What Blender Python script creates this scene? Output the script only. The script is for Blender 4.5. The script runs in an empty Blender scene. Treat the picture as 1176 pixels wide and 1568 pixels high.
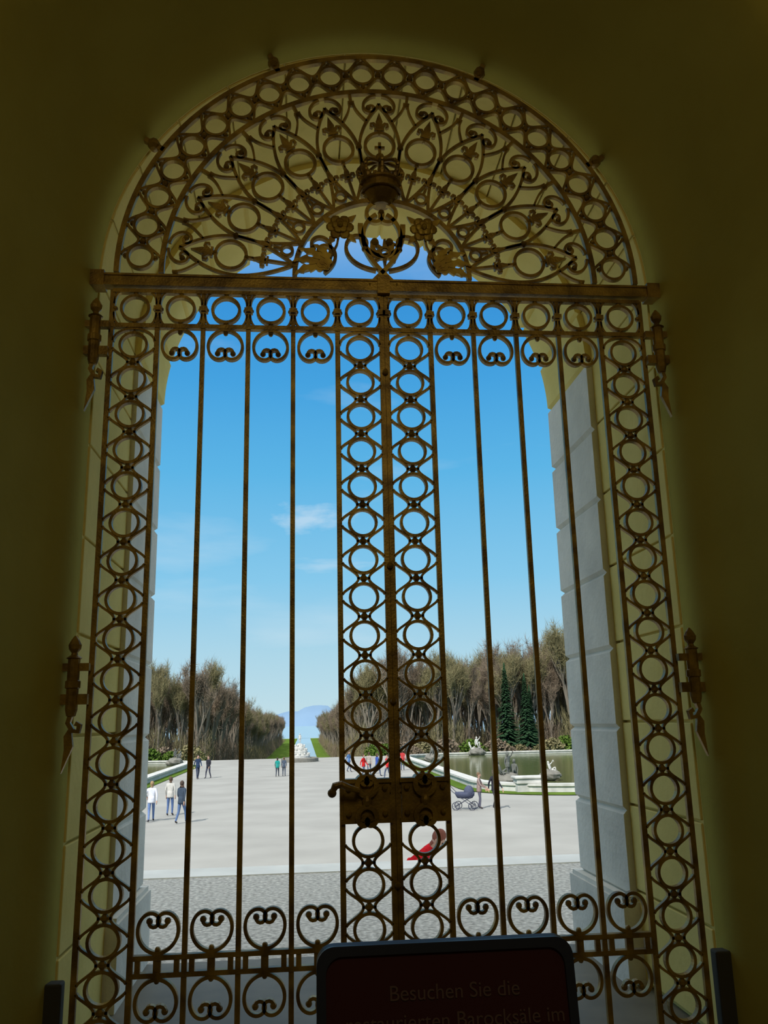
import bpy, math, random
from mathutils import Vector, Matrix
random.seed(7)
C=0.25; EYE=1.6; VS=9.95           # lattice cell (m), eye height (m), arch springing (cells above eye)
pi=math.pi
scene=bpy.context.scene
scene.view_settings.view_transform='Standard'
scene.view_settings.look='None'
scene.view_settings.exposure=0.0

# ------------------------------------------------------------------ helpers
def W(u,y,v): return (u*C,y*C,EYE+v*C)

class MB:
    def __init__(s): s.v=[]; s.f=[]; s.m=[]
    def add(s,vs,fs,mi=0):
        o=len(s.v); s.v+= [tuple(p) for p in vs]
        for f in fs: s.f.append(tuple(i+o for i in f)); s.m.append(mi)
    def box(s,a,b,mi=0):
        x0,y0,z0=a; x1,y1,z1=b
        s.add([(x0,y0,z0),(x1,y0,z0),(x1,y1,z0),(x0,y1,z0),(x0,y0,z1),(x1,y0,z1),(x1,y1,z1),(x0,y1,z1)],
          [(0,3,2,1),(4,5,6,7),(0,1,5,4),(1,2,6,5),(2,3,7,6),(3,0,4,7)],mi)
    def lathe(s,prof,o=(0,0,0),seg=12,mi=0,M=None):
        vs=[];fs=[]
        for r,z in prof:
            for i in range(seg):
                a=2*pi*i/seg; p=Vector((r*math.cos(a),r*math.sin(a),z))
                if M: p=M@p
                vs.append((p.x+o[0],p.y+o[1],p.z+o[2]))
        n=len(prof)
        for j in range(n-1):
            for i in range(seg):
                k=(i+1)%seg; fs.append((j*seg+i,j*seg+k,(j+1)*seg+k,(j+1)*seg+i))
        fs.append(tuple(range(seg))[::-1]); fs.append(tuple((n-1)*seg+i for i in range(seg)))
        s.add(vs,fs,mi)
    def ball(s,o,r,sx=1,sy=1,sz=1,seg=8,rings=6,mi=0,M=None,jit=0):
        vs=[(0,0,1)];fs=[]
        for j in range(1,rings):
            t=pi*j/rings
            for i in range(seg):
                a=2*pi*i/seg; vs.append((math.sin(t)*math.cos(a),math.sin(t)*math.sin(a),math.cos(t)))
        vs.append((0,0,-1))
        for i in range(seg): fs.append((0,1+i,1+(i+1)%seg))
        for j in range(rings-2):
            for i in range(seg):
                k=(i+1)%seg; b=1+j*seg; fs.append((b+i,b+seg+i,b+seg+k,b+k))
        b=1+(rings-2)*seg
        for i in range(seg): fs.append((b+i,len(vs)-1,b+(i+1)%seg))
        out=[]
        for p in vs:
            q=1+random.uniform(-jit,jit)
            p=Vector((p[0]*r*sx*q,p[1]*r*sy*q,p[2]*r*sz*q))
            if M: p=M@p
            out.append((p.x+o[0],p.y+o[1],p.z+o[2]))
        s.add(out,fs,mi)
    def tube(s,pts,rad,seg=6,mi=0):
        n=len(pts); pts=[Vector(p) for p in pts]; vs=[];fs=[]
        for j,p in enumerate(pts):
            t=(pts[min(j+1,n-1)]-pts[max(j-1,0)]).normalized()
            a=t.cross(Vector((0,0,1)));
            if a.length<.05: a=t.cross(Vector((1,0,0)))
            a.normalize(); b=t.cross(a)
            r=rad[j] if isinstance(rad,(list,tuple)) else rad
            for i in range(seg):
                q=2*pi*i/seg; vs.append(tuple(p+a*math.cos(q)*r+b*math.sin(q)*r))
        for j in range(n-1):
            for i in range(seg):
                k=(i+1)%seg; fs.append((j*seg+i,j*seg+k,(j+1)*seg+k,(j+1)*seg+i))
        fs.append(tuple(range(seg))[::-1]); fs.append(tuple((n-1)*seg+i for i in range(seg)))
        s.add(vs,fs,mi)
    # ---- gate-plane ironwork (cell units)
    def rib(s,pts,w=.06,d=.1,y=0,closed=False,mi=0):
        n=len(pts); vs=[];fs=[]
        for j in range(n):
            if closed: a=pts[(j-1)%n]; b=pts[(j+1)%n]
            else: a=pts[max(j-1,0)]; b=pts[min(j+1,n-1)]
            tx,ty=b[0]-a[0],b[1]-a[1]; L=math.hypot(tx,ty) or 1; nx,ny=-ty/L,tx/L
            ww=(w(j/(n-1)) if callable(w) else w)/2
            x,z=pts[j]
            for q,dy in ((1,-d/2),(1,d/2),(-1,d/2),(-1,-d/2)):
                vs.append(W(x+nx*ww*q,y+dy,z+ny*ww*q))
        m=n if closed else n-1
        for j in range(m):
            k=(j+1)%n
            for i in range(4):
                l=(i+1)%4; fs.append((j*4+i,j*4+l,k*4+l,k*4+i))
        if not closed: fs.append((3,2,1,0)); fs.append(tuple((n-1)*4+i for i in range(4)))
        s.add(vs,fs,mi)
    def poly(s,pts,d=.08,y=0,mi=0):
        n=len(pts); vs=[W(x,y-d/2,z) for x,z in pts]+[W(x,y+d/2,z) for x,z in pts]
        fs=[tuple(range(n)),tuple(range(2*n-1,n-1,-1))]+[(i,i+n,(i+1)%n+n,(i+1)%n) for i in range(n)]
        s.add(vs,fs,mi)
    def ring(s,x,z,r,w=.06,d=.12,n=28): s.rib([(x+r*math.cos(2*pi*i/n),z+r*math.sin(2*pi*i/n)) for i in range(n)],w,d,closed=True)
    def knob(s,x,z,r=.07,y=0): s.ball(W(x,y,z),r*C,seg=8,rings=5,sy=1.3)
    def bar(s,x0,z0,x1,z1,w=.1,d=.1,y=0): s.rib([(x0,z0),(x1,z1)],w,d,y)
    def obj(s,name,mats,parent=None,smooth=False,bevel=0):
        me=bpy.data.meshes.new(name); me.from_pydata(s.v,[],s.f); me.update()
        for m in mats: me.materials.append(m)
        for p,mi in zip(me.polygons,s.m): p.material_index=mi; p.use_smooth=smooth
        o=bpy.data.objects.new(name,me); scene.collection.objects.link(o)
        if parent: o.parent=parent
        if bevel:
            b=o.modifiers.new('bevel','BEVEL'); b.width=bevel; b.segments=2; b.limit_method='ANGLE'
        return o

def empty(name,loc=(0,0,0)):
    o=bpy.data.objects.new(name,None); o.location=loc; scene.collection.objects.link(o); return o

def mat(name,col,rough=.8,metal=0,noise=None,bump=0,bscale=50,spec=.3,col2=None,trans=0):
    m=bpy.data.materials.new(name); m.use_nodes=True; nt=m.node_tree; b=nt.nodes['Principled BSDF']
    b.inputs['Base Color'].default_value=(*col,1); b.inputs['Roughness'].default_value=rough; b.inputs['Metallic'].default_value=metal
    b.inputs['Specular IOR Level'].default_value=spec
    if noise or bump:
        tc=nt.nodes.new('ShaderNodeTexCoord')
    if noise:
        n=nt.nodes.new('ShaderNodeTexNoise'); n.inputs['Scale'].default_value=noise; n.inputs['Detail'].default_value=6
        r=nt.nodes.new('ShaderNodeValToRGB'); r.color_ramp.elements[0].position=.35; r.color_ramp.elements[1].position=.68
        c2=col2 or tuple(c*.72 for c in col)
        r.color_ramp.elements[0].color=(*c2,1); r.color_ramp.elements[1].color=(*col,1)
        nt.links.new(tc.outputs['Object'],n.inputs['Vector']); nt.links.new(n.outputs['Fac'],r.inputs['Fac']); nt.links.new(r.outputs['Color'],b.inputs['Base Color'])
    if bump:
        n2=nt.nodes.new('ShaderNodeTexNoise'); n2.inputs['Scale'].default_value=bscale; n2.inputs['Detail'].default_value=5
        bp=nt.nodes.new('ShaderNodeBump'); bp.inputs['Strength'].default_value=bump; bp.inputs['Distance'].default_value=.02
        nt.links.new(tc.outputs['Object'],n2.inputs['Vector']); nt.links.new(n2.outputs['Fac'],bp.inputs['Height']); nt.links.new(bp.outputs['Normal'],b.inputs['Normal'])
    return m

M_iron=mat('wrought_iron',(.48,.30,.055),.42,.4,noise=9,col2=(.17,.10,.025),bump=.15,bscale=80)
M_gild=mat('gilded_iron',(.62,.42,.07),.40,.5,noise=14,col2=(.34,.20,.04))
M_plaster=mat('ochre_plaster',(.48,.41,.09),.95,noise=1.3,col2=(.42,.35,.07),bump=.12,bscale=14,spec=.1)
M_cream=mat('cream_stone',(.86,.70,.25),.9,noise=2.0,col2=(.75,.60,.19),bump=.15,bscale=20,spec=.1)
M_stone=mat('ashlar_stone',(.84,.80,.70),.9,noise=3,col2=(.70,.67,.59),bump=.3,bscale=25,spec=.1)
M_plinth=mat('dark_plinth',(.06,.055,.04),.8)
M_floor=mat('floor_stone',(.2,.18,.13),.6,noise=3)
M_gravel_sh=mat('terrace_gravel',(.80,.75,.65),1,noise=24,col2=(.38,.35,.30),bump=.5,bscale=60,spec=0)
M_gravel=mat('garden_gravel',(.335,.33,.30),1,noise=.35,col2=(.285,.28,.255),spec=0)
M_kerb=mat('kerb_stone',(.60,.59,.54),.9,noise=2,spec=.1)
M_grass=mat('grass',(.11,.17,.03),1,noise=.5,col2=(.07,.12,.02),spec=0)
M_forest=mat('forest_floor',(.12,.10,.05),1,noise=.4,col2=(.08,.09,.035),spec=0)
M_bark=mat('bark',(.19,.165,.13),1,spec=0)
M_twig=mat('twigs',(.20,.155,.11),1,spec=0)
M_twig2=mat('budding_twigs',(.20,.175,.09),1,spec=0)
M_con=mat('conifer_needles',(.03,.065,.03),1,spec=0)
M_leaf=mat('shrub_leaves',(.10,.16,.03),1,noise=1,spec=0)
M_marble=mat('marble',(.60,.59,.54),.7,noise=4)
M_rock=mat('weathered_rock',(.20,.19,.16),.9,noise=3,bump=.5,bscale=8)
M_bronze=mat('weathered_figure',(.14,.145,.125),.7,noise=5)
M_mount=mat('hazy_mountain',(.20,.30,.41),1,noise=.004,col2=(.16,.25,.36),spec=0)  # distance haze is put into the base colour as pale blue
def water(name,col,rough=.08,bump=.12):
    m=mat(name,col,rough,spec=.5); nt=m.node_tree; b=nt.nodes['Principled BSDF']
    tc=nt.nodes.new('ShaderNodeTexCoord'); n=nt.nodes.new('ShaderNodeTexNoise'); n.inputs['Scale'].default_value=1.5; n.inputs['Detail'].default_value=4
    bp=nt.nodes.new('ShaderNodeBump'); bp.inputs['Strength'].default_value=bump; bp.inputs['Distance'].default_value=.1
    nt.links.new(tc.outputs['Object'],n.inputs['Vector']); nt.links.new(n.outputs['Fac'],bp.inputs['Height']); nt.links.new(bp.outputs['Normal'],b.inputs['Normal'])
    return m
M_water=water('pond_water',(.12,.14,.05)); M_lake=water('lake_water',(.24,.36,.42),.5,.02)

# ------------------------------------------------------------------ camera (fit to the photo)
f_disp,cx,D=1312.8,-1.80,17.93
pitch,yaw,roll=math.radians(13.70),math.radians(5.43),math.radians(-1.32)
fwd=Vector((math.sin(yaw)*math.cos(pitch),math.cos(yaw)*math.cos(pitch),math.sin(pitch)))
r0=Vector((math.cos(yaw),-math.sin(yaw),0)); u0=r0.cross(fwd)
rr=r0*math.cos(roll)+u0*math.sin(roll); uu=-r0*math.sin(roll)+u0*math.cos(roll)
cam=bpy.data.cameras.new('camera'); co=bpy.data.objects.new('camera',cam); scene.collection.objects.link(co)
co.matrix_world=Matrix(((rr.x,uu.x,-fwd.x,cx*C),(rr.y,uu.y,-fwd.y,-D*C),(rr.z,uu.z,-fwd.z,EYE),(0,0,0,1)))
cam.sensor_fit='HORIZONTAL'; cam.sensor_width=36; cam.lens=36*f_disp/1176; cam.clip_end=8000; cam.clip_start=.05
scene.camera=co

# ------------------------------------------------------------------ building shell
FLV=-EYE/C
def loop(R,y,n=56):
    p=[(-R,y,FLV),(-R,y,0),(-R,y,VS)]
    for i in range(1,n): a=pi*i/n; p.append((-R*math.cos(a),y,VS+R*math.sin(a)))
    p+=[(R,y,VS),(R,y,0),(R,y,FLV)]
    return [W(*q) for q in p]
def tunnel(mb,prof,mi=0):
    L=[loop(R,y) for y,R in prof]; n=len(L[0]); vs=[p for l in L for p in l]; fs=[]
    for j in range(len(L)-1):
        for i in range(n-1): fs.append((j*n+i,j*n+i+1,(j+1)*n+i+1,(j+1)*n+i))
    mb.add(vs,fs,mi)
def holewall(mb,R,y,X,Z,mi=0,n=56):   # flat wall with arched hole, out to |u|<X, v<Z
    inner=loop(R,y,n); outer=[]
    for (x,yy,z) in inner:
        u=x/C; v=(z-EYE)/C
        if v<=VS: outer.append(W(math.copysign(X,u),y,v))
        else:
            du,dv=u,v-VS; t=min(X/abs(du) if abs(du)>1e-6 else 1e9,(Z-VS)/dv if dv>1e-6 else 1e9); outer.append(W(du*t,y,VS+dv*t))
    m=len(inner); mb.add(inner+outer,[(i,i+1,m+i+1,m+i) for i in range(m-1)],mi)
    for sgn in (-1,1):
        for i in range(m-1):
            a,b=outer[i],outer[i+1]
            if abs(abs(a[0])-X*C)<1e-6 and abs(b[2]-(EYE+Z*C))<1e-6 and sgn<0 and abs(abs(b[0])-X*C)>1e-6:
                mb.add([a,b,W(-X,y,Z)],[(0,1,2)],mi)
            if abs(abs(b[0])-X*C)<1e-6 and abs(a[2]-(EYE+Z*C))<1e-6 and sgn>0 and abs(abs(a[0])-X*C)>1e-6:
                mb.add([a,b,W(X,y,Z)],[(0,1,2)],mi)
w=MB()
tunnel(w,[(.35,6.50),(.1,6.50),(-.1,6.53),(-.3,6.59),(-.5,6.68),(-.75,6.80),(-1.1,6.93),(-1.7,7.08),(-2.8,7.28),(-4.2,7.52),(-4.7,7.62),(-4.9,7.72),(-5,7.9)])
holewall(w,7.9,-5,15,24)
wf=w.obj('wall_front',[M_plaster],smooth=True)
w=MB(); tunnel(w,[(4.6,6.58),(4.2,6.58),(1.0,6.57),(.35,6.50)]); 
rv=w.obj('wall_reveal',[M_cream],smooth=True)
w=MB()
for s in (-1,1):
    for k in range(8):
        v0=-6.3+2.05*k+.03; v1=min(v0+1.99,VS)
        if v1<=v0: continue
        w.box(W(min(s*6.46,s*6.62),.4,v0),W(max(s*6.46,s*6.62),4.6,v1))
na=13
for i in range(na):
    a0=pi*i/na+.004; a1=pi*(i+1)/na-.004; m=6
    vs=[];fs=[]
    for j in range(m+1):
        a=a0+(a1-a0)*j/m
        for R,y in ((6.46,.4),(6.62,.4),(6.62,4.6),(6.46,4.6)): vs.append(W(-R*math.cos(a),y,VS+R*math.sin(a)))
    for j in range(m):
        for q in range(4): fs.append((j*4+q,j*4+(q+1)%4,(j+1)*4+(q+1)%4,(j+1)*4+q))
    fs+=[(0,1,2,3),(m*4+3,m*4+2,m*4+1,m*4)]
    w.add(vs,fs)
w.obj('trim_reveal_courses',[M_cream],bevel=.006)
# outer rusticated portal
w=MB()
def block(mp,s0,s1,r0,r1,y0,y1,ch,n=1,mi=0):
    c=ch if mp!='arch' else ch/r0
    L=[(s0,1),(s0+c,0)]+[(s0+c+(s1-s0-2*c)*k/n,0) for k in range(1,n)]+[(s1-c,0),(s1,1)]
    vs=[];fs=[]
    for s_,ins in L:
        for r,y in ((r0+ch*ins,y0),(r1,y0),(r1,y1-ch*ins),(r0+ch*ins,y1-ch*ins)):
            if mp=='arch': vs.append(W(-r*math.cos(s_),y,VS+r*math.sin(s_)))
            else: vs.append(W(mp*r,y,s_))
    m=len(L)-1
    for j in range(m):
        for q in range(4): fs.append((j*4+q,j*4+(q+1)%4,(j+1)*4+(q+1)%4,(j+1)*4+q))
    fs+=[(0,1,2,3),(m*4+3,m*4+2,m*4+1,m*4)]
    w.add(vs,fs,mi)
PR=6.29
for s in (-1,1):
    for k in range(7):
        block(s,-4.4+2.05*k,-4.4+2.05*(k+1),PR+(.05 if s<0 else 0),7.9,4.5,8.5,.10)
    pr=6.16 if s<0 else 6.04
    w.box(W(min(s*pr,s*8.1),4.35,FLV),W(max(s*pr,s*8.1),8.8,-4.5))
    w.box(W(min(s*(pr+.06),s*8.0),4.45,-4.55),W(max(s*(pr+.06),s*8.0),8.7,-4.38))
for i in range(na): block('arch',pi*i/na,pi*(i+1)/na,PR,8.1,4.5,8.5,.09,n=6,mi=1)
w.obj('wall_outer_portal',[M_stone,M_cream])
w=MB(); tunnel(w,[(4.55,6.65),(4.55,6.40),(8.2,6.40)]); holewall(w,6.40,8.2,90,46)
X=90*C; ytop=EYE+46*C
w.add([(-X,8.2*C,0),(-X,8.2*C,ytop),(X,8.2*C,ytop),(X,8.2*C,0),(-X,-9,0),(-X,-9,ytop),(X,-9,ytop),(X,-9,0)],[(0,1,5,4),(3,2,6,7),(1,2,6,5),(4,5,6,7)])
w.obj('wall_palace_facade',[M_stone])
# vestibule room
rx=15*C; ry=-8.5; rz=EYE+24*C
def quad(name,pts,m,parent=None):
    b=MB(); b.add(pts,[(0,1,2,3)]); return b.obj(name,[m])
quad('floor',[(-rx,ry,0),(rx,ry,0),(rx,8.6*C,0),(-rx,8.6*C,0)],M_floor)
quad('ceiling',[(-rx,ry,rz),(rx,ry,rz),(rx,-5*C,rz),(-rx,-5*C,rz)],M_plaster)
quad('wall_left',[(-rx,ry,0),(-rx,-5*C,0),(-rx,-5*C,rz),(-rx,ry,rz)],M_plaster)
quad('wall_right',[(rx,ry,0),(rx,-5*C,0),(rx,-5*C,rz),(rx,ry,rz)],M_plaster)
quad('wall_back',[(-rx,ry,0),(rx,ry,0),(rx,ry,rz),(-rx,ry,rz)],M_plaster)
w=MB()
for s in (-1,1):
    w.box(W(min(s*6.25,s*6.62),-.15,FLV),W(max(s*6.25,s*6.62),.15,-4.55))
w.obj('baseboard_jamb',[M_plinth],bevel=.01)

# ------------------------------------------------------------------ the gate
G=empty('wrought_iron_gate')
g=.06
def half_scroll(a,s1,s2,kend,n=34):
    """from apex heading +x, curving down, then curling inwards"""
    x=z=0; h=0; S=s1+s2; pts=[(0,0)]
    for i in range(n):
        s=S*(i+.5)/n; k=1/a if s<s1 else 1/a+(kend-1/a)*((s-s1)/s2)**1.6
        h-=k*S/n; x+=math.cos(h)*S/n; z+=math.sin(h)*S/n; pts.append((x,z))
    return pts
HS=half_scroll(.40,.62,.95,13)
def cscroll(mb,cx_,cz,rot=0,sc=1,w=.065,d=.12):
    pts=[(-x,z) for x,z in reversed(HS)]+HS[1:]
    c,s=math.cos(rot),math.sin(rot)
    q=[(cx_+sc*(x*c-z*s),cz+sc*(x*s+z*c)) for x,z in pts]
    mb.rib(q,w,d)
    for e in (q[0],q[-1]): mb.knob(e[0],e[1],.055*sc+.01)
def ringcell(mb,x,z,hw=.5,p=.8044):
    mb.ring(x,z,.29,.06,.14)
    for s in (-1,1):   # side arcs bowing around each junction
        q=[]
        for i in range(15):
            t=-1+2*i/14; q.append((x+s*(hw-.05-.34*math.cos(t*pi/2)**1.5),z-p/2+t*p*.42))
        mb.rib(q,.05,.1)
    mb.knob(x,z-p/2,.08); mb.bar(x-.14,z-p/2,x+.14,z-p/2,.055,.1)
    mb.knob(x,z-.33,.045); mb.knob(x,z+.33,.045)
def leaf(side):
    b=MB(); s=side
    bot=-6.2; top=9.5
    for k in range(7):
        x=s*(g+k); wd=.11 if k in (0,1,5,6) else .10
        b.bar(x,bot,x,top,wd,.10)
    for z,wd in ((9.48,.09),(8.64,.10),(-4.21,.09),(-4.51,.09),(-6.15,.2)):
        if z<0 and z>-5: b.bar(s*(g+1),z,s*(g+5),z,wd,.14)
        else: b.bar(s*g,z,s*(g+6),z,wd,.14)
    for k in range(6):
        x=s*(g+k+.5)
        b.ring(x,9.06,.30,.065,.14)
        for zz in (9.40,8.73): b.knob(x,zz,.06)
        for q in (-1,1):
            for t in (-1,1):
                pts=[(x+q*(.46-.30*(1-math.cos(a))*.5),9.06+t*(.10+.30*math.sin(a))) for a in [i*pi/2/6 for i in range(7)]]
                b.rib(pts,.045,.1)
            b.knob(x+q*.44,9.06,.06)
        b.bar(s*(g+k)-.09,9.06,s*(g+k)+.09,9.06,.1,.2)
    for k in (1,2,3,4):
        x=s*(g+k+.5)
        cscroll(b,x,8.57); b.knob(x,8.5,.055)
        cscroll(b,x,-4.14,rot=pi,sc=1); b.knob(x,-4.08,.055)
        cscroll(b,x,-4.58); b.knob(x,-4.62,.055)
        for q in (-1,1): b.bar(x+q*.36-.05,-4.36,x+q*.36+.05,-4.36,.22,.1)
        b.bar(x-.07,-4.36,x+.07,-4.36,.22,.1)
    for kc in (0,5):
        x=s*(g+kc+.5)
        for n in range(0,18):
            z=8.17-.8044*n
            if kc==0 and n==12: continue
            if z-.4<bot: continue
            ringcell(b,x,z)
        q=[(x+.45*math.cos(a),8.17+.1+.30*math.sin(a)) for a in [pi*i/12 for i in range(13)]]
        b.rib(q,.05,.1)
    # lock case on the centre strip
    x=s*(g+.52); zc=-1.53
    b.box(W(x-.46,-.10,zc-.38),W(x+.46,.10,zc+.38))
    b.box(W(x-.5,-.15,zc+.34),W(x+.5,.15,zc+.42)); b.box(W(x-.5,-.15,zc-.42),W(x+.5,.15,zc-.34))
    for t in (-1,1):
        cscroll(b,x,zc+t*.1,rot=0 if t<0 else pi,sc=.5,w=.1,d=.42)
        for q in (-1,1): b.knob(x+q*.36,zc+t*.24,.06,y=-.13)
    b.ball(W(x,-.14,zc),.10*C,sz=1.6,seg=10)
    return b
lf=leaf(-1)
lf.tube([W(-.75,-.15,-1.3),W(-.78,-.45,-1.3),W(-.95,-.55,-1.24),W(-1.1,-.55,-1.17),W(-1.22,-.55,-1.2),W(-1.28,-.55,-1.32)],[.012,.014,.016,.017,.019,.013],8)
lf.ball(W(-1.28,-.55,-1.33),.022)
lf.obj('left_leaf',[M_iron],G); leaf(1).obj('right_leaf',[M_iron],G)
b=MB(); b.bar(.0,-6.2,0,9.5,.05,.1,y=.05)
for z in (7.6,3.2,.4,-3.1,-5.2): b.knob(0,z,.07,y=-.1)
b.bar(-6.62,9.73,6.62,9.73,.22,.20); b.bar(-6.62,9.85,6.62,9.85,.05,.26); b.bar(-6.62,9.61,6.62,9.61,.05,.26)
for s in (-1,1): b.box(W(min(s*6.25,s*6.75),-.18,9.55),W(max(s*6.25,s*6.75),.2,9.92))
b.box(W(-.14,-.18,9.5),W(.14,.2,9.95))
b.obj('transom_beam',[M_iron],G)

# lunette
b=MB()
def PL(th,r,x=0):  # polar: th angle from left, r radius, x tangential offset (towards right)
    return (-r*math.cos(th)+x*math.sin(th), VS+r*math.sin(th)+x*math.cos(th))
def arcr(R,w,d,n=90): b.rib([PL(pi*i/n,R) for i in range(n+1)],w,d)
arcr(6.02,.12,.12); arcr(5.03,.12,.12); arcr(2.03,.11,.14,50)
for i in range(22):
    th=pi*(i+.5)/22; x,z=PL(th,5.525); b.ring(x,z,.28,.065,.13)
    for rr_ in (5.86,5.19): b.knob(*PL(th,rr_),.06)
    t2=pi*(i+1)/22
    for s in (-1,1):
        q=[]
        for j in range(13):
            t=-1+2*j/12; rr_=5.525+s*(.43-.33*math.cos(t*pi/2)**1.5); q.append(PL(t2+t*.036*2*.9,rr_))
        if i<21: b.rib(q,.055,.1)
    if i<21: b.knob(*PL(t2,5.525),.08)
def fleur(th,r,sc=1,x0=0):
    P=lambda x,dr: PL(th,r+dr*sc,x0+x*sc)
    b.poly([P(0,-.18),P(.06,-.02),P(.085,.1),P(0,.36),P(-.085,.1),P(-.06,-.02)],.1)
    for s in (-1,1):
        q=[P(s*x,z) for x,z in ((0,-.1),(.07,-.02),(.14,.06),(.2,.05),(.21,-.03),(.16,-.05))]
        b.rib(q,lambda t:.08*sc*(1-.4*t),.09)
    b.bar(*P(-.12,-.12),*P(.12,-.12),.06*sc,.12)
NS=11
for i in range(NS):
    th=pi*(i+.5)/NS; x,z=PL(th,3.52); b.ring(x,z,.35,.075,.11,32)
    for s in (-1,1):
        q=[]
        for j in range(33):
            t=j/32; r=2.08+t*2.62
            xx=.50*math.sin(pi*min(1,t*1.02))**.85 if t<.98 else 0.0
            q.append(PL(th,r,s*xx*(.85+.25*t)))
        b.rib(q,.07,.09)
        q=[]; 
        hs=half_scroll(.34,.30,.85,15,26)
        for (x_,z_) in hs:
            q.append(PL(th,4.93+z_*.95,s*(.02+x_*1.0+.05)))
        b.rib(q,.065,.09); b.knob(*q[-1],.07)
        q=[PL(th,4.2+.55*t,s*(.30+.33*math.sin(t*pi/2))) for t in [j/10 for j in range(11)]]
        b.rib(q,.05,.09)
    fleur(th,4.08,1.0); b.bar(*PL(th,3.87),*PL(th,4.0),.06,.1)
    fleur(th,2.78,.8); b.bar(*PL(th,2.05),*PL(th,2.75),.06,.1); b.bar(*PL(th,3.0),*PL(th,3.18),.06,.1)
    for rr_ in (3.16,3.88): b.knob(*PL(th,rr_),.065)
for i in range(NS+1):
    th=pi*i/NS
    if 0<i<NS:
        b.ring(*PL(th,2.30),.13,.065,.12,14); b.bar(*PL(th,2.43),*PL(th,2.62),.06,.1); fleur(th,2.8,.8)
        b.knob(*PL(th,3.52),.08)
        b.bar(*PL(th,4.72),*PL(th,4.98),.07,.1)
    b.knob(*PL(th,4.72),.07)
for th in (32,66,114,148):
    t=math.radians(th); b.rib([PL(t,6.0),PL(t,6.7)],.12,.12); b.knob(*PL(t,6.28),.15)
b.obj('lunette_tracery',[M_iron],G)
# crest: crown, monogram, roses, acanthus
b=MB()
cz=12.15
o=W(0,0,cz)
b.lathe([(.40*C,0),(.50*C,0),(.50*C,.06*C),(.44*C,.09*C),(.44*C,.2*C),(.50*C,.23*C),(.50*C,.28*C),(.4*C,.28*C)],o,20)
for k in range(8):
    a=2*pi*k/8; q=[]
    for j in range(11):
        t=j/10; r=(.43+.16*math.sin(pi*t*.9))*(1-t**3); q.append((o[0]+math.cos(a)*r*C,o[1]+math.sin(a)*r*C,o[2]+(.28+.62*t+.08*math.sin(t*pi))*C))
    b.tube(q,.045*C,6)
    for t in (2,4,6): b.ball(q[t],.055*C,seg=6,rings=4)
    b.ball((o[0]+math.cos(a)*.45*C,o[1]+math.sin(a)*.45*C,o[2]+.36*C),.07*C,sz=1.5,seg=6,rings=4)
b.ball((o[0],o[1],o[2]+1.0*C),.12*C); b.bar(0,cz+1.08,0,cz+1.42,.07,.06); b.bar(-.12,cz+1.28,.12,cz+1.28,.07,.06)
b.lathe([(.2*C,-.30*C),(.3*C,-.22*C),(.42*C,-.05*C),(.4*C,0)],o,16)
def spiral(x0,z0,h0,L,k0,k1,n=40,w=.08,d=.12,y=0,pw=1.5,mi=0):
    x,z,h=x0,z0,h0; q=[(x,z)]
    for i in range(n):
        t=(i+.5)/n; h+=(k0+(k1-k0)*t**pw)*L/n; x+=math.cos(h)*L/n; z+=math.sin(h)*L/n; q.append((x,z))
    b.rib(q,w,d,y,mi=mi); b.knob(*q[-1],w*.9,y); return q
for s in (1,-1):
    S=lambda a: a if s>0 else pi-a
    spiral(s*.12,11.6,S(-.5),2.2,s*-1.6,s*.4,w=.10,mi=1)
    spiral(s*.50,11.35,S(-1.55),1.6,s*-.3,s*-5.5,w=.12,mi=1)
    spiral(s*.1,11.9,S(-.1),1.1,s*-3.2,s*-7,w=.09,mi=1)
    spiral(s*.15,10.15,S(.15),1.9,s*.6,s*6.0,w=.08)
    spiral(s*1.9,10.1,S(2.9),1.8,s*-.3,s*-6.5,w=.08)
    spiral(s*1.35,10.05,S(2.5),1.3,s*-1.0,s*-8,w=.08)
    # rose
    rx_,rz_=s*.98,11.20
    for ringn,(R_,np_,sz_) in enumerate(((.20,6,.13),(.10,5,.10))):
        for k in range(np_):
            a=2*pi*k/np_+ringn*.4
            b.ball(W(rx_+R_*math.cos(a),-.10-.07*ringn,rz_+R_*math.sin(a)),sz_*C,sy=.45,seg=8,rings=5,mi=1)
    b.ball(W(rx_,-.24,rz_),.07*C,mi=1)
    b.rib([(s*1.3,10.1),(s*1.18,10.5),(s*1.05,10.8),(s*1.0,11.1)],.05,.08)
    for a in (2.4,3.9,5.3,.6):
        A=a if s>0 else pi-a
        p=lambda l,t:(rx_+l*math.cos(A)-t*math.sin(A),rz_+l*math.sin(A)+t*math.cos(A))
        b.poly([p(.2,0),p(.33,.08),p(.44,.04),p(.52,0),p(.44,-.04),p(.33,-.08)],.06,y=-.05,mi=1)
    # acanthus spray
    for a,l in ((.25,.80),(.65,.85),(1.05,.85),(1.5,.7)):
        A=a if s>0 else pi-a
        ox,oz=s*1.25,10.10
        q=[]; 
        for side in (1,-1):
            seg=[]
            for j in range(15):
                t=j/14; wv=.095*math.sin(pi*t)**.6*(1+.45*math.cos(t*26)); 
                bend=.45*t*t*s*(-1)
                seg.append((ox+l*t*math.cos(A+bend)-side*wv*math.sin(A+bend),oz+l*t*math.sin(A+bend)+side*wv*math.cos(A+bend)))
            q+=seg if side>0 else seg[::-1][1:-1]
        b.poly(q,.07,y=-.08-.03*a,mi=1)
for k in range(8):
    a=2*pi*k/8
    b.rib([(.06+.34*math.cos(a)*t,10.62+.34*math.sin(a)*t) for t in (.2,.6,1)],lambda t:.10*(1-.8*t)+.03,.1)
b.ring(.06,10.62,.12,.06,.14,14)
b.obj('crown_crest',[M_iron,M_gild],G,smooth=False)
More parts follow.
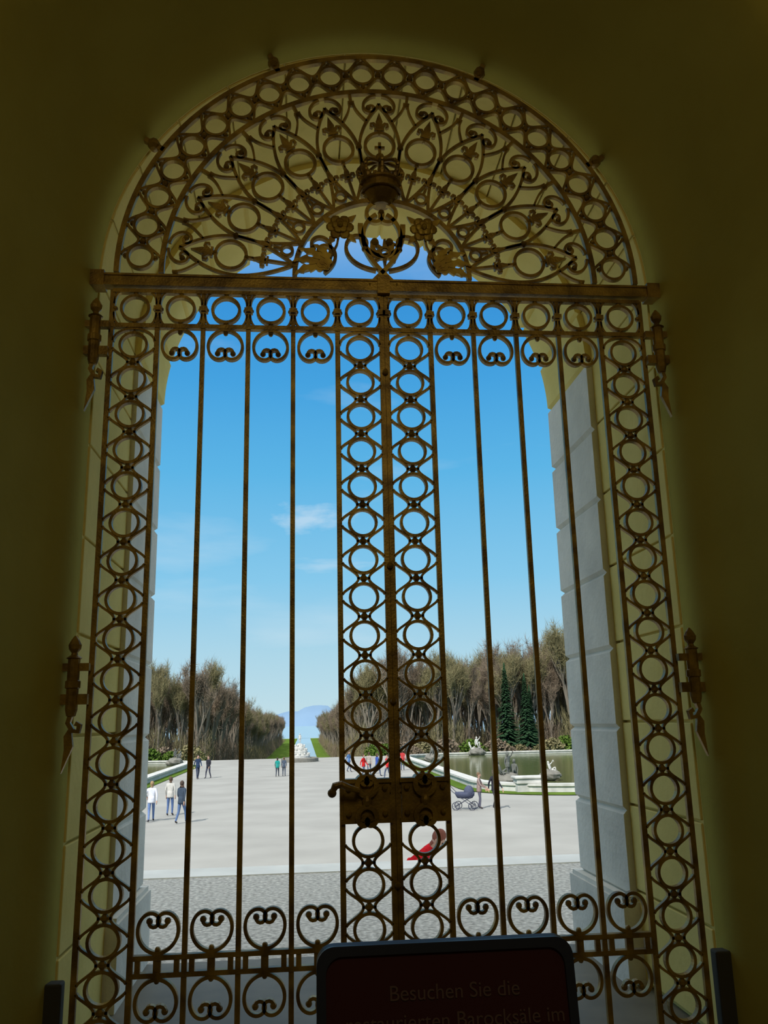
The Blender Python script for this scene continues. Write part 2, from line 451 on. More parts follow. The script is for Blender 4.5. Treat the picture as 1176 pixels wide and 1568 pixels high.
# hinges
b=MB()
for s in (-1,1):
    for zt in (8.75,1.35):
        u=s*6.36; y=-.22; R=C
        b.lathe([(.02*R,-1.15*R),(.09*R,-1.12*R),(.12*R,-1.0*R),(.12*R,-.6*R),(.15*R,-.58*R),(.15*R,-.45*R),(.12*R,-.43*R),(.12*R,-.02*R),(.16*R,0),(.07*R,.06*R),(.06*R,.1*R),(.12*R,.18*R),(.13*R,.26*R),(.08*R,.36*R),(.02*R,.44*R)],W(u,y,zt),10)
        b.box(W(min(u-s*.3,u+s*.32),y-.03,zt-.9),W(max(u-s*.3,u+s*.32),y+.12,zt-.7))
        b.box(W(min(u-s*.3,u+s*.32),y-.03,zt-.25),W(max(u-s*.3,u+s*.32),y+.12,zt-.1))
        b.rib([(u,zt-1.1),(u+s*.04,zt-1.25),(u-s*.05,zt-1.4),(u-s*.16,zt-1.42),(u-s*.18,zt-1.3),(u-s*.1,zt-1.26)],.09,.12,y)
        b.poly([(u-s*.02,zt-1.3),(u+s*.1,zt-1.5),(u+s*.08,zt-1.75),(u+s*.12,zt-2.2),(u+s*.02,zt-1.95),(u-s*.08,zt-1.7)],.1,y)
b.obj('hinges',[M_iron],G)

# ------------------------------------------------------------------ A-board sign
SG=empty('pavement_sign',(-.045,-1.78,0))
M_face=mat('sign_face_maroon',(.060,.014,.018),.5,spec=.2); M_frame=mat('sign_frame_navy',(.022,.026,.055),.45,spec=.4)
M_text=mat('sign_lettering',(.13,.075,.07),.6)
SW,SH=.745,.962
def rrect(w_,h_,r,n=8):
    p=[]
    for cx_,cz_,a0 in ((w_/2-r,h_-r,0),(-w_/2+r,h_-r,pi/2),(-w_/2+r,r,pi),(w_/2-r,r,1.5*pi)):
        for i in range(n+1): a=a0+pi/2*i/n; p.append((cx_+r*math.cos(a),cz_+r*math.sin(a)))
    return p
def panel(tilt,sgn,name):
    T=Matrix.Rotation(tilt,4,'X'); b=MB()
    o1=rrect(SW,SH,.05); o2=[(x*.93,(z-SH/2)*.945+SH/2) for x,z in o1]; n=len(o1)
    vs=[]
    for pts,y in ((o1,-.015),(o2,-.015),(o2,-.004),(o1,.015)):
        for x,z in pts: vs.append(tuple(T@Vector((x,y*sgn,z+.02))))
    fs=[]
    for j in (0,1,):
        for i in range(n): k=(i+1)%n; fs.append((j*n+i,j*n+k,(j+1)*n+k,(j+1)*n+i))
    for i in range(n): k=(i+1)%n; fs.append((i,k,3*n+k,3*n+i))
    b.add(vs,fs,0); b.add(vs,[tuple(range(2*n,3*n))],1); b.add(vs,[tuple(range(3*n,4*n))],0)
    return b.obj(name,[M_frame,M_face],SG)
panel(-.13,1,'front_panel').location=(0,-.135,0)
panel(.13,-1,'rear_panel').location=(0,.135,0)
for i,t in enumerate(("Besuchen Sie die","restaurierten Barocksäle im","ehemaligen Chorherrenstift")):
    cu=bpy.data.curves.new('lettering','FONT'); cu.body=t; cu.size=.056; cu.align_x='CENTER'; cu.extrude=.0008
    cu.materials.append(M_text)
    o=bpy.data.objects.new('lettering_%d'%(i+1),cu); scene.collection.objects.link(o); o.parent=SG
    zz=SH-.145-.072*i; p=Matrix.Rotation(-.13,4,'X')@Vector((0,-.007,zz+.02)); o.location=(p.x+.02,p.y-.135,p.z); o.rotation_euler=(pi/2-.13,0,0)

# ------------------------------------------------------------------ terrace & garden
TY=5.6
w=MB(); w.add([(-60,8.6*C,0),(60,8.6*C,0),(60,TY,0),(-60,TY,0)],[(0,1,2,3)]); w.obj('ground_terrace',[M_gravel_sh])
w=MB(); w.box((-60,TY,-2.6),(60,TY+.55,.012))
for i in range(12): w.box((-60,TY+.55+i*.36,-2.6),(60,TY+.55+(i+1)*.36,-.2*(i+1)))
w.obj('terrace_stairs',[mat('step_limestone',(.92,.88,.78),.9,noise=2,col2=(.8,.76,.67),spec=.1)])
GZ=-2.45
prof=[(10,GZ),(102,GZ),(140,-5),(220,-9),(262,-10.1),(700,-10.1)]
def gz(y):
    for (a,za),(b_,zb) in zip(prof,prof[1:]):
        if y<=b_: return za+(zb-za)*max(0,(y-a))/(b_-a)
    return prof[-1][1]
def strip(name,xs,ys,m,dz=0):
    b=MB(); yy=[ys[0]]+[p[0] for p in prof if ys[0]<p[0]<ys[1]]+[ys[1]]
    vs=[];fs=[]
    for y in yy:
        vs+=[(xs[0],y,gz(y)+dz),(xs[1],y,gz(y)+dz)]
    for j in range(len(yy)-1): fs.append((2*j,2*j+1,2*j+3,2*j+2))
    b.add(vs,fs); return b.obj(name,[m])
strip('ground_lawn',(-400,400),(10.3,690),M_grass,-.06)
strip('ground_gravel',(-70,70),(10,104),M_gravel,0)
strip('ground_forest',(-400,-14),(112,650),M_forest,-.02)
strip('ground_forest.001',(8.5,400),(112,650),M_forest,-.02)
b=MB(); b.add([(3.6,262,-9.98),(3.6,700,-9.98),(-6.0,700,-9.98),(-6.0,262,-9.98)],[(0,1,2,3)]); b.obj('canal_water',[M_lake])
b=MB(); b.add([(-4000,690,-9.9),(4000,690,-9.9),(4000,3600,-9.9),(-4000,3600,-9.9)],[(0,1,2,3)]); b.obj('lake_water',[M_lake])
# mountains
b=MB(); n=240; vs=[];fs=[]
for i in range(n+1):
    x=-3400+6800*i/n
    h=22+16*math.sin(x*.0041+.8)+9*math.sin(x*.013+2)+6*math.sin(x*.031)+4*math.sin(x*.083+1)
    h=max(h,16)+22*math.exp(-((x-55)/70)**2)+9*math.exp(-((x+55)/40)**2)
    vs+=[(x,3200,-12),(x,3300,h),(x,3500,-12)]
for i in range(n): a=3*i; fs+=[(a,a+3,a+4,a+1),(a+1,a+4,a+5,a+2)]
b.add(vs,fs); b.obj('mountain_ridge',[M_mount],smooth=True)

# basins
def rr2(x0,x1,y0,y1,r,n=10):
    p=[]
    for cx_,cy_,a0 in ((x1-r,y1-r,0),(x0+r,y1-r,pi/2),(x0+r,y0+r,pi),(x1-r,y0+r,1.5*pi)):
        for i in range(n+1): a=a0+pi/2*i/n; p.append((cx_+r*math.cos(a),cy_+r*math.sin(a)))
    return p
def basin(x0,x1,gb):
    E=empty('fountain_basin'); b=MB()
    A=(43.5,93); P=[(0,.0),(0,.32),(-.1,.36),(-.1,.48),(.65,.48),(.65,.36),(.55,.3),(.55,.05)]
    vs=[];
    for ins,z in P:
        vs+=[(x,y,GZ+z) for x,y in rr2(x0+ins,x1-ins,A[0]+ins,A[1]-ins,6-ins)]
    n=44; fs=[(j*n+i,j*n+(i+1)%n,(j+1)*n+(i+1)%n,(j+1)*n+i) for j in range(len(P)-1) for i in range(n)]
    b.add(vs,fs); b.obj('rim',[M_kerb],E)
    b=MB(); b.add([(x,y,GZ+.2) for x,y in rr2(x0+.5,x1-.5,A[0]+.5,A[1]-.5,5.5)],[tuple(range(44))]); b.obj('water',[M_water],E)
    b=MB(); o=rr2(x0-gb,x1+gb,A[0]-gb*1.9,A[1]+gb,6+gb); i_=rr2(x0,x1,A[0],A[1],6)
    b.add([(x,y,GZ+.04) for x,y in o+i_],[(i,(i+1)%44,44+(i+1)%44,44+i) for i in range(44)]); b.obj('grass_border',[M_grass],E)
basin(9.6,46,.9); basin(-48,-11.8,.8)

# ------------------------------------------------------------------ figures
def cmat(c): return mat('cloth',c,.9,noise=20,col2=tuple(x*.8 for x in c),spec=.1)
M_skin=mat('skin',(.55,.33,.24),.6); M_eye=mat('eye_dark',(.03,.02,.02),.3); M_shoe=mat('shoe_leather',(.04,.03,.03),.6)
def skel(pose):
    J={}
    J['pel']=((0,0,.93),.125); J['bel']=((0,0,1.08),.115); J['che']=((0,-.01,1.28),.14); J['nk']=((0,.0,1.44),.058)
    J['hb']=((0,-.01,1.52),.07); J['hm']=((0,-.015,1.595),.09); J['ht']=((0,0,1.67),.068)
    st={'stand':.05,'walk':.24,'sit':0,'recline':0,'crouch':0}[pose]
    for s,n in ((-1,'l'),(1,'r')):
        k=s*st
        J['hip'+n]=((s*.085,0,.87),.09)
        J['kn'+n]=((s*.095,-.12*abs(st)*4*.25+k*.45-.03,.48),.058)
        J['an'+n]=((s*.10,k+.02,.09),.04); J['to'+n]=((s*.115,k-.13,.04),.036)
        J['sh'+n]=((s*.165,0,1.385),.06); J['el'+n]=((s*.225,.03-k*.4,1.12),.043)
        J['wr'+n]=((s*.225,-.06-k*.9,.90),.028); J['pa'+n]=((s*.222,-.075-k*.95,.83),.030)
        for i,(dx,l) in enumerate(((-.028,.065),(-.01,.08),(.01,.076),(.028,.06))):
            J['f%d'%i+n]=((s*.222+.3*dx,-.075-k*.95+dx,.80),.010); J['g%d'%i+n]=((s*.215+.3*dx,-.09-k*.95+dx,.80-l),.008)
        J['t1'+n]=((s*.20,-.115-k*.95,.84),.011); J['t2'+n]=((s*.20,-.135-k*.95,.80),.009)
    if pose in('sit','recline','crouch'):
        lean=.0 if pose!='recline' else .28
        for s,n in ((-1,'l'),(1,'r')):
            J['kn'+n]=((s*.13,-.42,.93+(.22 if s>0 else .0)),.06); J['an'+n]=((s*.12,-.62 if s<0 else -.5,.53),.042); J['to'+n]=((s*.12,-.76 if s<0 else -.64,.49),.036)
        if lean:
            for k in list(J):
                if k[:3] in('che','hb','hm','ht') or k[:2] in('nk','sh','el','wr','pa','hb','hm','ht','t1','t2') or (k[0] in 'fg' and k[1].isdigit()):
                    (x,y,z),r=J[k]; J[k]=((x,y+lean*(z-.93)*1.0,z-.1*(z-.93)),r)
    E=[('pel','bel'),('bel','che'),('che','nk'),('nk','hb'),('hb','hm'),('hm','ht')]
    for n in 'lr':
        E+=[('pel','hip'+n),('hip'+n,'kn'+n),('kn'+n,'an'+n),('an'+n,'to'+n),('che','sh'+n),('sh'+n,'el'+n),('el'+n,'wr'+n),('wr'+n,'pa'+n)]
        for i in range(4): E+=[('pa'+n,'f%d'%i+n),('f%d'%i+n,'g%d'%i+n)]
        E+=[('pa'+n,'t1'+n),('t1'+n,'t2'+n)]
    return J,E
def arms(J,side,el,wr):
    d=(wr[0]-J['wr'+side][0][0],wr[1]-J['wr'+side][0][1],wr[2]-J['wr'+side][0][2])
    for k in list(J):
        if k[-1]==side and (k[:2] in('wr','pa','t1','t2') or (k[0] in 'fg' and k[1].isdigit())):
            (x,y,z),r=J[k]; J[k]=((x+d[0],y+d[1],z+d[2]),r)
    J['el'+side]=(el,J['el'+side][1])
def figure(name,loc,rot,top,pants,hair,h=1.72,pose='stand',armset=None,stone=None,longhair=False,parent=None,bend=0):
    J,E=skel(pose)
    if armset:
        for s,e,w_ in armset: arms(J,s,e,w_)
    keys=list(J); idx={k:i for i,k in enumerate(keys)}
    me=bpy.data.meshes.new('t'); me.from_pydata([J[k][0] for k in keys],[(idx[a],idx[c]) for a,c in E],[])
    o=bpy.data.objects.new('t',me); scene.collection.objects.link(o)
    o.modifiers.new('s','SKIN')
    for i,k in enumerate(keys):
        sv=me.skin_vertices[0].data[i]; r=J[k][1]
        sv.radius=(r*1.25,r*.85) if k in('pel','bel','che') else (r,r); sv.use_root=(k=='pel')
    ss=o.modifiers.new('u','SUBSURF'); ss.levels=1; ss.render_levels=1
    bpy.context.view_layer.update()
    dg=bpy.context.evaluated_depsgraph_get(); m2=bpy.data.meshes.new_from_object(o.evaluated_get(dg))
    bpy.data.objects.remove(o)
    hz=J['hm'][0]
    b=MB(); b.v=[tuple(v.co) for v in m2.vertices]; b.f=[tuple(p.vertices) for p in m2.polygons]
    for p in m2.polygons:
        c=p.center; dh=c.z-hz[2]
        if pose in('stand','walk'):
            if c.z>1.46: mi=2 if (dh>.045 or (c.y>hz[1]+.03)) else 0
            elif c.z<.11: mi=4
            elif abs(c.x)>.17 and any((c-Vector(J[k][0])).length<.075 for k in ('pal','par','g1l','g1r','g3l','g3r')): mi=0
            elif c.z>.9 or abs(c.x)>.185 and c.z>.6: mi=1
            else: mi=3
        else:
            mi=2 if dh>.05 else 0 if c.z>1.46 else 1 if (c.z>.96 and c.y>-.2) else 3
        b.m.append(mi)
    b.ball((hz[0],hz[1],hz[2]),.105,sx=.74,sy=.9,sz=1.12,seg=14,rings=10,mi=0)
    b.ball((hz[0],hz[1]+.018,hz[2]+.03),.112,sx=.80,sy=.9,sz=1.02,seg=14,rings=10,mi=2)
    if longhair: b.ball((hz[0],hz[1]+.05,hz[2]-.1),.1,sx=.85,sy=.5,sz=1.6,seg=10,rings=8,mi=2)
    for s in (-1,1):
        b.ball((hz[0]+s*.03,hz[1]-.086,hz[2]+.0),.012,seg=6,rings=4,mi=5); b.ball((hz[0]+s*.08,hz[1],hz[2]-.01),.024,sx=.4,sz=1.3,seg=6,rings=5,mi=0)
    b.ball((hz[0],hz[1]-.1,hz[2]-.025),.016,sz=1.6,seg=6,rings=5,mi=0); b.ball((hz[0],hz[1]-.086,hz[2]-.065),.02,sy=.4,sz=.3,seg=6,rings=4,mi=5)
    if pose in('stand','walk'):
        b.lathe([(.165,.80),(.168,.86),(.15,.98),(.145,1.1)],(0,0,0),14,1,M=Matrix.Diagonal((1,.78,1,1)).to_3x3())
    ms=[stone]*6 if stone else [M_skin,cmat(top),mat('hair',hair,.8),cmat(pants),M_shoe,M_eye]
    if bend:
        nv=[]
        for x,y,z in b.v:
            if z>.95: a=bend*min(1,(z-.95)/.25); yy=y*math.cos(a)-(z-.95)*math.sin(a); zz=.95+(z-.95)*math.cos(a)+y*math.sin(a); nv.append((x,yy,zz))
            else: nv.append((x,y,z))
        b.v=nv
    ob=b.obj(name,ms,parent,smooth=True); ob.location=loc; ob.rotation_euler=(0,0,rot); s=h/1.72; ob.scale=(s,s,s)
    bpy.data.meshes.remove(m2)
    return ob
figure('woman_in_white_jacket',(-7.80,35.5,GZ),2.8,(.75,.74,.72),(.35,.36,.42),(.12,.07,.04),1.66,'walk',longhair=True)
figure('woman_in_white_shirt',(-7.15,35.8,GZ),3.3,(.7,.72,.78),(.16,.24,.45),(.3,.2,.1),1.7,'walk',armset=[('r',(.28,.0,1.15),(.2,-.2,1.08))])
figure('man_in_blue_jeans',(-6.70,38.2,GZ),3.0,(.55,.53,.48),(.10,.16,.32),(.08,.05,.03),1.74,'stand')
figure('man_in_dark_jacket',(-5.72,34.8,GZ),2.7,(.05,.07,.10),(.10,.16,.30),(.06,.04,.03),1.74,'walk')
figure('man_in_navy_coat',(-8.75,66,GZ),.4,(.03,.05,.10),(.04,.05,.09),(.05,.04,.03),1.8,'walk')
figure('woman_in_black_coat',(-8.0,66.6,GZ),-.4,(.03,.03,.04),(.05,.05,.08),(.08,.05,.03),1.7,'walk')
figure('boy_in_teal_shirt',(-2.6,66,GZ),3.1,(.02,.28,.24),(.05,.06,.08),(.05,.04,.03),1.45,'walk')
figure('girl_in_dark_top',(-2.1,66.5,GZ),3.1,(.08,.10,.14),(.10,.12,.16),(.1,.06,.03),1.45,'stand')
figure('man_in_black_jacket',(8.25,36.3,GZ),.5,(.03,.03,.04),(.05,.05,.06),(.12,.09,.07),1.76,'walk')
figure('woman_with_pram',(7.62,36.8,GZ),1.2,(.30,.22,.20),(.12,.12,.16),(.15,.09,.05),1.62,'stand',armset=[('l',(-.24,-.12,1.12),(-.2,-.36,1.0)),('r',(.24,-.12,1.12),(.2,-.36,1.0))])
for i,(x,y,c,r) in enumerate([(3.9,62,(.55,.02,.02),1),(5.0,63,(.05,.10,.35),2),(5.5,60,(.6,.03,.03),-1),(6.2,64,(.1,.1,.12),0),(4.6,66,(.4,.35,.3),3),(7.7,70,(.5,.05,.05),3),(3.2,70,(.1,.2,.4),1)]):
    figure('strolling_visitor',(x,y,GZ),r,c,(.08,.1,.16),(.08,.05,.03),1.68,'walk')
# visitor in red climbing the steps (stands on step 7, z=-1.4)
figure('visitor_in_red_jacket',(1.05,8.50,-1.4),1.1,(.80,.02,.03),(.08,.08,.1),(.25,.08,.05),1.66,'stand',bend=.75,armset=[('l',(-.25,-.05,1.15),(-.20,-.3,1.12)),('r',(.25,-.05,1.15),(.20,-.25,1.05))])
# pram
E=empty('baby_pram',(6.9,36.6,GZ)); E.rotation_euler=(0,0,1.2)
b=MB()
for x in (-.28,.28):
    for y in (-.38,.38):
        n=20
        b.tube([(x,y+.17*math.cos(2*pi*i/n),.18+.17*math.sin(2*pi*i/n)) for i in range(n+1)],.018,6)
        for k in range(4): a=pi*k/4; b.tube([(x,y-.16*math.cos(a),.18-.16*math.sin(a)),(x,y+.16*math.cos(a),.18+.16*math.sin(a))],.006,4)
    b.tube([(x,-.38,.18),(x,.5,.8),(x,.72,1.02)],.014,6); b.tube([(x,.38,.18),(x,-.4,.62)],.014,6)
b.tube([(-.28,.72,1.02),(.28,.72,1.02)],.018,8)
b.obj('chassis',[M_frame],E)
b=MB(); b.lathe([(.12,.5),(.24,.52),(.3,.66),(.31,.78),(.28,.78)],(0,0,0),16,0,M=Matrix.Diagonal((.9,1.5,1,1)).to_3x3())
b.ball((0,-.2,.78),.3,sx=.85,sy=.8,sz=1.0,seg=12,rings=8); b.obj('carrycot',[cmat((.08,.09,.14))],E,smooth=True)

# sculpture groups
def rock(b,o,r,sz=.6,mi=0):
    b.ball(o,r,sz=sz,seg=14,rings=9,jit=.12,mi=mi)
def sculpture(loc,rot,sc,stone,poses):
    E=empty('fountain_sculpture',loc); E.rotation_euler=(0,0,rot)
    b=MB(); rock(b,(0,0,.1*sc),.8*sc,.55); rock(b,(.4*sc,.1,.05),.55*sc,.5); rock(b,(-.4*sc,.2,0),.5*sc,.6); b.obj('rock_base',[M_rock],E)
    for i,(dx,dy,dz,r,p) in enumerate(poses):
        f=figure('figure_%d'%(i+1),(dx*sc,dy*sc,dz*sc),r,(1,1,1),(1,1,1),(1,1,1),1.5*sc,p,stone=stone,parent=E,longhair=True,
          armset=[('r',(.35,-.05,1.5),(.38,-.15,1.75))] if i==0 else None)
sculpture((11.9,49.5,GZ+.2),.3,1.15,M_bronze,[(.05,0,.1,.4,'stand'),(-.45,-.1,-.25,1.3,'recline'),(.5,.1,-.3,-1.0,'sit')])
sculpture((14.9,50.5,GZ+.45),.2,.8,M_marble,[(0,0,-.3,.8,'recline')])
sculpture((18.3,91.6,GZ+.4),.1,1.1,M_marble,[(.0,0,.1,.2,'sit'),(-.6,0,-.35,1.2,'recline')])
sculpture((11.7,80,GZ+.4),-.6,1.0,M_bronze,[(.0,0,-.1,.2,'recline'),(.5,.1,-.3,-1.3,'sit')])
sculpture((-13.5,87,GZ+.4),.6,1.0,M_bronze,[(.0,0,-.1,.2,'sit'),(.5,.1,-.3,-1.3,'recline')])
b=MB(); b.box((11.3,44.6,GZ+.48),(12.8,45.5,GZ+.75)); b.box((11.2,44.5,GZ+.75),(12.9,45.6,GZ+.87)); b.box((11.35,44.7,GZ),(12.75,45.4,GZ+.5)); b.obj('stone_pedestal',[M_kerb],bevel=.03)
# tiered fountain
E=empty('tiered_fountain',(-1.0,92,GZ)); b=MB()
b.lathe([(2.0,0),(2.0,.35),(1.85,.45),(1.7,.4),(1.7,.25),(.1,.25)],(0,0,0),32,1)
b.lathe([(1.1,.25),(1.1,.65),(1.0,.72),(.85,.72),(.85,1.1),(.75,1.17),(.6,1.17),(.6,1.5),(.5,1.57),(.38,1.57),(.32,1.85),(.1,1.9)],(0,0,0),28,0)
for R_,z_,n_ in ((1.0,.74,12),(.72,1.2,9),(.48,1.6,6)):
    for k in range(n_):
        a=2*pi*k/n_; b.ball((R_*math.cos(a),R_*math.sin(a),z_+.08),.11,sz=1.2,seg=6,rings=5,mi=0)
b.obj('tiers',[M_marble,M_rock],E,smooth=False)
figure('statue',(0,0,1.85),0,(1,1,1),(1,1,1),(1,1,1),1.1,'stand',stone=M_marble,parent=E,longhair=True)

# ------------------------------------------------------------------ trees
def tree_mesh(seed,H,twm):
    R=random.Random(seed); b=MB()
    def seg(p,q,r1,r2,n=4,mi=0):
        t=(q-p); 
        if t.length<1e-4: return
        t.normalize(); a=t.cross(Vector((.3,.8,.1))).normalized(); c=t.cross(a)
        vs=[tuple(p+(a*math.cos(2*pi*i/n)+c*math.sin(2*pi*i/n))*r1) for i in range(n)]+[tuple(q+(a*math.cos(2*pi*i/n)+c*math.sin(2*pi*i/n))*r2) for i in range(n)]
        b.add(vs,[(i,(i+1)%n,n+(i+1)%n,n+i) for i in range(n)],mi)
    ends=[]
    def grow(p,d,L,r,lev):
        q=p+d*L; seg(p,q,r,r*.7,5 if lev<2 else 3,0 if lev<4 else 1)
        if lev>=3: ends.append((p+q)/2); ends.append(q)
        if lev>=5: return
        n=3 if lev<4 else 4
        for i in range(n+ (1 if R.random()<.4 else 0)):
            a=Vector((R.gauss(0,1),R.gauss(0,1),R.gauss(.5,.5))).normalized()
            nd=(d*1.0+a*(.5 if lev else .4)+Vector((0,0,.22))).normalized(); nd.z=max(nd.z,.1); nd.normalize()
            st=p+d*L*(R.uniform(.45,1) if lev else R.uniform(.6,1))
            grow(st,nd,L*R.uniform(.64,.84),r*.58,lev+1)
    grow(Vector((0,0,-.3)),Vector((R.gauss(0,.03),R.gauss(0,.03),1)).normalized(),H*.24,H*.016,0)
    for i in range(4600):
        p=R.choice(ends); d=Vector((R.gauss(0,1),R.gauss(0,1),R.gauss(.9,.8))).normalized()*R.uniform(.4,1.1); s=Vector((R.gauss(0,1),R.gauss(0,1),R.gauss(0,1))).normalized()*.022
        b.add([p-s,p+s,p+d],[(0,1,2)],1)
    for i in range(350):
        p=Vector((R.gauss(0,.7),R.gauss(0,.7),R.uniform(0,H*.2))); d=Vector((R.gauss(0,.5),R.gauss(0,.5),1)).normalized()*R.uniform(.6,1.6); s=Vector((R.gauss(0,1),R.gauss(0,1),0)).normalized()*.025
        b.add([p-s,p+s,p+d],[(0,1,2)],1)
    me=bpy.data.meshes.new('bare_tree'); me.from_pydata(b.v,[],b.f); me.materials.append(M_bark); me.materials.append(twm)
    for p,mi in zip(me.polygons,b.m): p.material_index=mi
    zm=sorted(v[2] for v in b.v)[int(len(b.v)*.985)]
    return me,zm
TM=[tree_mesh(i,14,M_twig if i%3 else M_twig2) for i in range(6)]
GR=empty('bare_tree_grove')
def plant(x,y,H):
    me,zm=random.choice(TM); o=bpy.data.objects.new('bare_tree',me); scene.collection.objects.link(o); o.parent=GR
    s=H/zm; o.location=(x,y,gz(y)); o.rotation_euler=(0,0,random.uniform(0,6.28)); o.scale=(s*random.uniform(.6,.8),)*2+(s,)
for row in range(9):
    y=119+row*6
    for k in range(28):
        x=-14.5-k*2.8+random.uniform(-1,1); plant(x,y+random.uniform(-2,2)+.1*k,12.9*random.uniform(.86,1.1))
        x=9.2+k*2.8+random.uniform(-1,1); plant(x,y+random.uniform(-2,2),(13.4+.03*k*k)*random.uniform(.82,1.12))
for sx,x0 in ((-1,-14.5),(1,9.2)):
    for rw in range(3):
        y=170
        while y<520: plant(x0+sx*rw*4+random.uniform(-.7,.7),y,13.0+ (gz(y)+5)*-.3*1.0); y+=4+y*.006
# conifers
def conifer_mesh(seed):
    R=random.Random(seed); b=MB(); H=13; b.tube([(0,0,-.3),(0,0,H*.95)],[.25,.03],6,1)
    for i in range(1500):
        t=R.random()**.8; z=1.2+t*(H-1.3); r=(1-t)*3.2+.15; a=R.uniform(0,6.28)
        L=r*R.uniform(.5,1); c,s=math.cos(a),math.sin(a); wd=.28*(1-t)+.08; z2=z-L*.28
        b.add([(0,0,z),(c*L*.6-s*wd,s*L*.6+c*wd,z2+.15),(c*L,s*L,z2),(c*L*.6+s*wd,s*L*.6-c*wd,z2+.15)],[(0,1,2,3)],0)
    me=bpy.data.meshes.new('conifer'); me.from_pydata(b.v,[],b.f); me.materials.append(M_con); me.materials.append(M_bark)
    for p,mi in zip(me.polygons,b.m): p.material_index=mi
    return me
CM=[conifer_mesh(1),conifer_mesh(2)]
CG=empty('conifer_group')
for x,y,s in ((27.0,114,.95),(29.2,112,.82),(30.6,115,.72),(45,113,.9),(-48,113,1),(-60,114,1.1)):
    o=bpy.data.objects.new('conifer',random.choice(CM)); scene.collection.objects.link(o); o.parent=CG; o.location=(x,y,gz(y)); o.scale=(s*.8,s*.8,s)
# shrubs
def shrub_mesh(seed):
    R=random.Random(seed); b=MB()
    for i in range(900):
        a=R.uniform(0,6.28); t=R.random()**.5; e=R.uniform(0,1.5); p=Vector((math.cos(a)*math.cos(e)*t*1.2,math.sin(a)*math.cos(e)*t*1.2,math.sin(e)*t*1.5))
        u_=Vector((R.gauss(0,1),R.gauss(0,1),R.gauss(0,1))).normalized()*.12; v_=u_.cross(Vector((R.gauss(0,1),R.gauss(0,1),R.gauss(0,1)))).normalized()*.09
        b.add([p-u_,p+v_,p+u_,p-v_],[(0,1,2,3)])
    me=bpy.data.meshes.new('shrub'); me.from_pydata(b.v,[],b.f); return me
SM=[]
for i,m in enumerate((M_leaf,M_twig,M_twig2)):
    me=shrub_mesh(i); me.materials.append(m); SM.append(me)
HG=empty('shrub_border')
for i in range(190):
    sx=random.choice((-1,1)); x=(-13.5 if sx<0 else 8.5)+sx*random.uniform(0,75); y=random.uniform(107,115)
    o=bpy.data.objects.new('shrub',SM[random.choices((0,1,2),(2,5,3))[0]]); scene.collection.objects.link(o); o.parent=HG
    s=random.uniform(.6,1.5); o.location=(x,y,gz(y)); o.scale=(s*1.2,s*1.2,s); o.rotation_euler=(0,0,random.uniform(0,6))

# ------------------------------------------------------------------ light
el=math.radians(43)
sd=Vector((.50,.86,-math.tan(el)*1.0)).normalized()
L=bpy.data.lights.new('sun','SUN'); L.energy=4.6; L.angle=.009; L.color=(1,.96,.90)
lo=bpy.data.objects.new('sun',L); scene.collection.objects.link(lo); lo.rotation_euler=sd.to_track_quat('-Z','Y').to_euler(); lo.location=(0,-20,40)
# unseen warm fill light added behind the camera to brighten walls and gate
L=bpy.data.lights.new('vestibule_fill','AREA'); L.shape='RECTANGLE'; L.size=2.2; L.size_y=1.4; L.energy=36; L.color=(1,.85,.50)
lo=bpy.data.objects.new('vestibule_fill',L); scene.collection.objects.link(lo); lo.location=(0,-7.2,5.6); lo.rotation_euler=Vector((0,.85,-.35)).to_track_quat('-Z','Y').to_euler()
wd=bpy.data.worlds.new('sky'); scene.world=wd; wd.use_nodes=True; nt=wd.node_tree; bg=nt.nodes['Background']
tc=nt.nodes.new('ShaderNodeTexCoord'); sx_=nt.nodes.new('ShaderNodeSeparateXYZ'); nt.links.new(tc.outputs['Generated'],sx_.inputs[0])
sr=nt.nodes.new('ShaderNodeValToRGB'); cr=sr.color_ramp
stops=[(0.0,(.55,.74,.80)),(.08,(.41,.67,.81)),(.16,(.24,.58,.83)),(.28,(.11,.46,.79)),(.38,(.06,.36,.74)),(.46,(.04,.29,.69)),(.62,(.45,.62,.85)),(1.0,(1.9,1.9,1.85))]  # upper stops, out of view, brightened to lift light on terrace and piers
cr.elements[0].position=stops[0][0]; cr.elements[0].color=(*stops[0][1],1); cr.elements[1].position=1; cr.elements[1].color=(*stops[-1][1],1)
for p,c in stops[1:-1]:
    e=cr.elements.new(p); e.color=(*c,1)
nt.links.new(sx_.outputs['Z'],sr.inputs['Fac'])
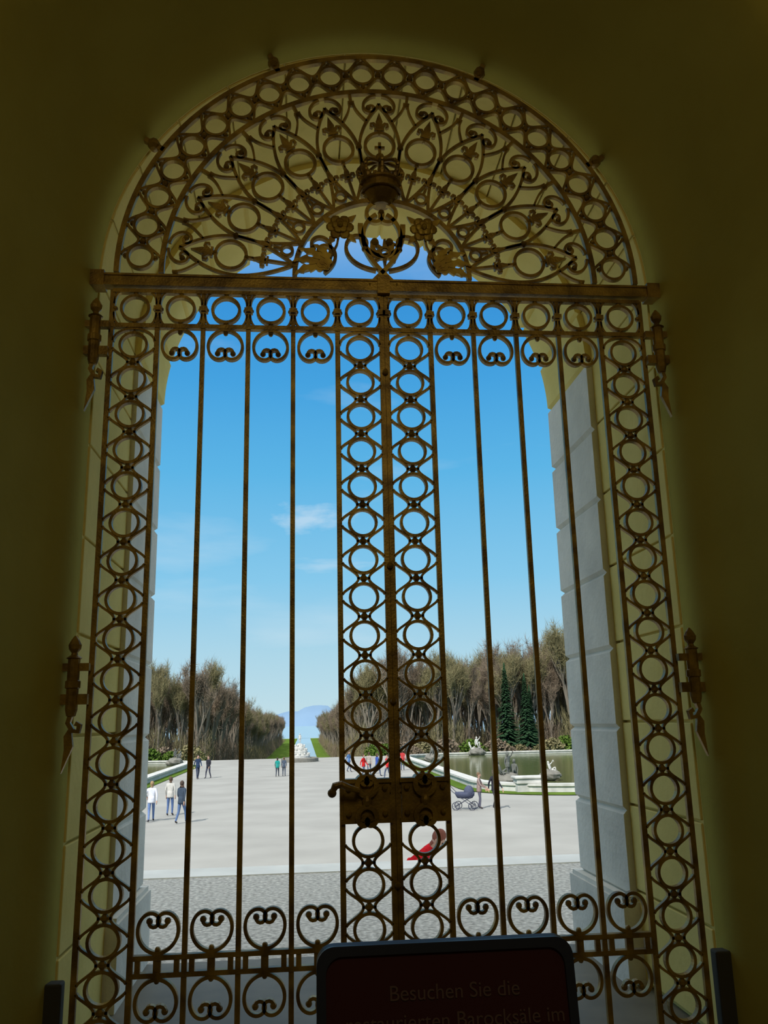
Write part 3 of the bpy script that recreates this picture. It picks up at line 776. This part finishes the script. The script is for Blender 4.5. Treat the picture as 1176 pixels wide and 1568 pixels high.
# thin overall cirrus + one small cloud over the canal axis
mp=nt.nodes.new('ShaderNodeMapping'); mp.inputs['Scale'].default_value=(1,1,4.5)
ns=nt.nodes.new('ShaderNodeTexNoise'); ns.inputs['Scale'].default_value=3.2; ns.inputs['Detail'].default_value=7
rp=nt.nodes.new('ShaderNodeValToRGB'); rp.color_ramp.elements[0].position=.58; rp.color_ramp.elements[0].color=(0,0,0,1); rp.color_ramp.elements[1].position=.85; rp.color_ramp.elements[1].color=(.4,.4,.4,1)
mx=nt.nodes.new('ShaderNodeMix'); mx.data_type='RGBA'; mx.inputs[7].default_value=(.75,.85,.9,1)
nt.links.new(tc.outputs['Generated'],mp.inputs['Vector']); nt.links.new(mp.outputs['Vector'],ns.inputs['Vector']); nt.links.new(ns.outputs['Fac'],rp.inputs['Fac'])
nt.links.new(sr.outputs['Color'],mx.inputs[6]); nt.links.new(rp.outputs['Color'],mx.inputs[0])
prev=mx.outputs[2]
for (x_,z_,sx1,sz1,st) in ((.005,.232,.055,.020,.5),(.03,.178,.06,.010,.3)):
    m2=nt.nodes.new('ShaderNodeMapping'); m2.inputs['Scale'].default_value=(1/sx1,0,1/sz1); m2.inputs['Location'].default_value=(-x_/sx1,0,-z_/sz1)
    n2=nt.nodes.new('ShaderNodeTexNoise'); n2.inputs['Scale'].default_value=1.7; n2.inputs['Detail'].default_value=6
    ln=nt.nodes.new('ShaderNodeVectorMath'); ln.operation='LENGTH'
    sb=nt.nodes.new('ShaderNodeMath'); sb.operation='SUBTRACT'; ml=nt.nodes.new('ShaderNodeMath'); ml.operation='MULTIPLY'; ml.inputs[1].default_value=2.2
    r2=nt.nodes.new('ShaderNodeMapRange'); r2.inputs['From Min'].default_value=.25; r2.inputs['From Max'].default_value=1.1; r2.inputs['To Max'].default_value=st
    mm=nt.nodes.new('ShaderNodeMix'); mm.data_type='RGBA'; mm.inputs[7].default_value=(.72,.82,.90,1)
    nt.links.new(tc.outputs['Generated'],m2.inputs['Vector']); nt.links.new(m2.outputs['Vector'],n2.inputs['Vector']); nt.links.new(m2.outputs['Vector'],ln.inputs[0])
    nt.links.new(n2.outputs['Fac'],ml.inputs[0]); nt.links.new(ml.outputs[0],sb.inputs[0]); nt.links.new(ln.outputs['Value'],sb.inputs[1]); nt.links.new(sb.outputs[0],r2.inputs['Value'])
    nt.links.new(r2.outputs[0],mm.inputs[0]); nt.links.new(prev,mm.inputs[6]); prev=mm.outputs[2]
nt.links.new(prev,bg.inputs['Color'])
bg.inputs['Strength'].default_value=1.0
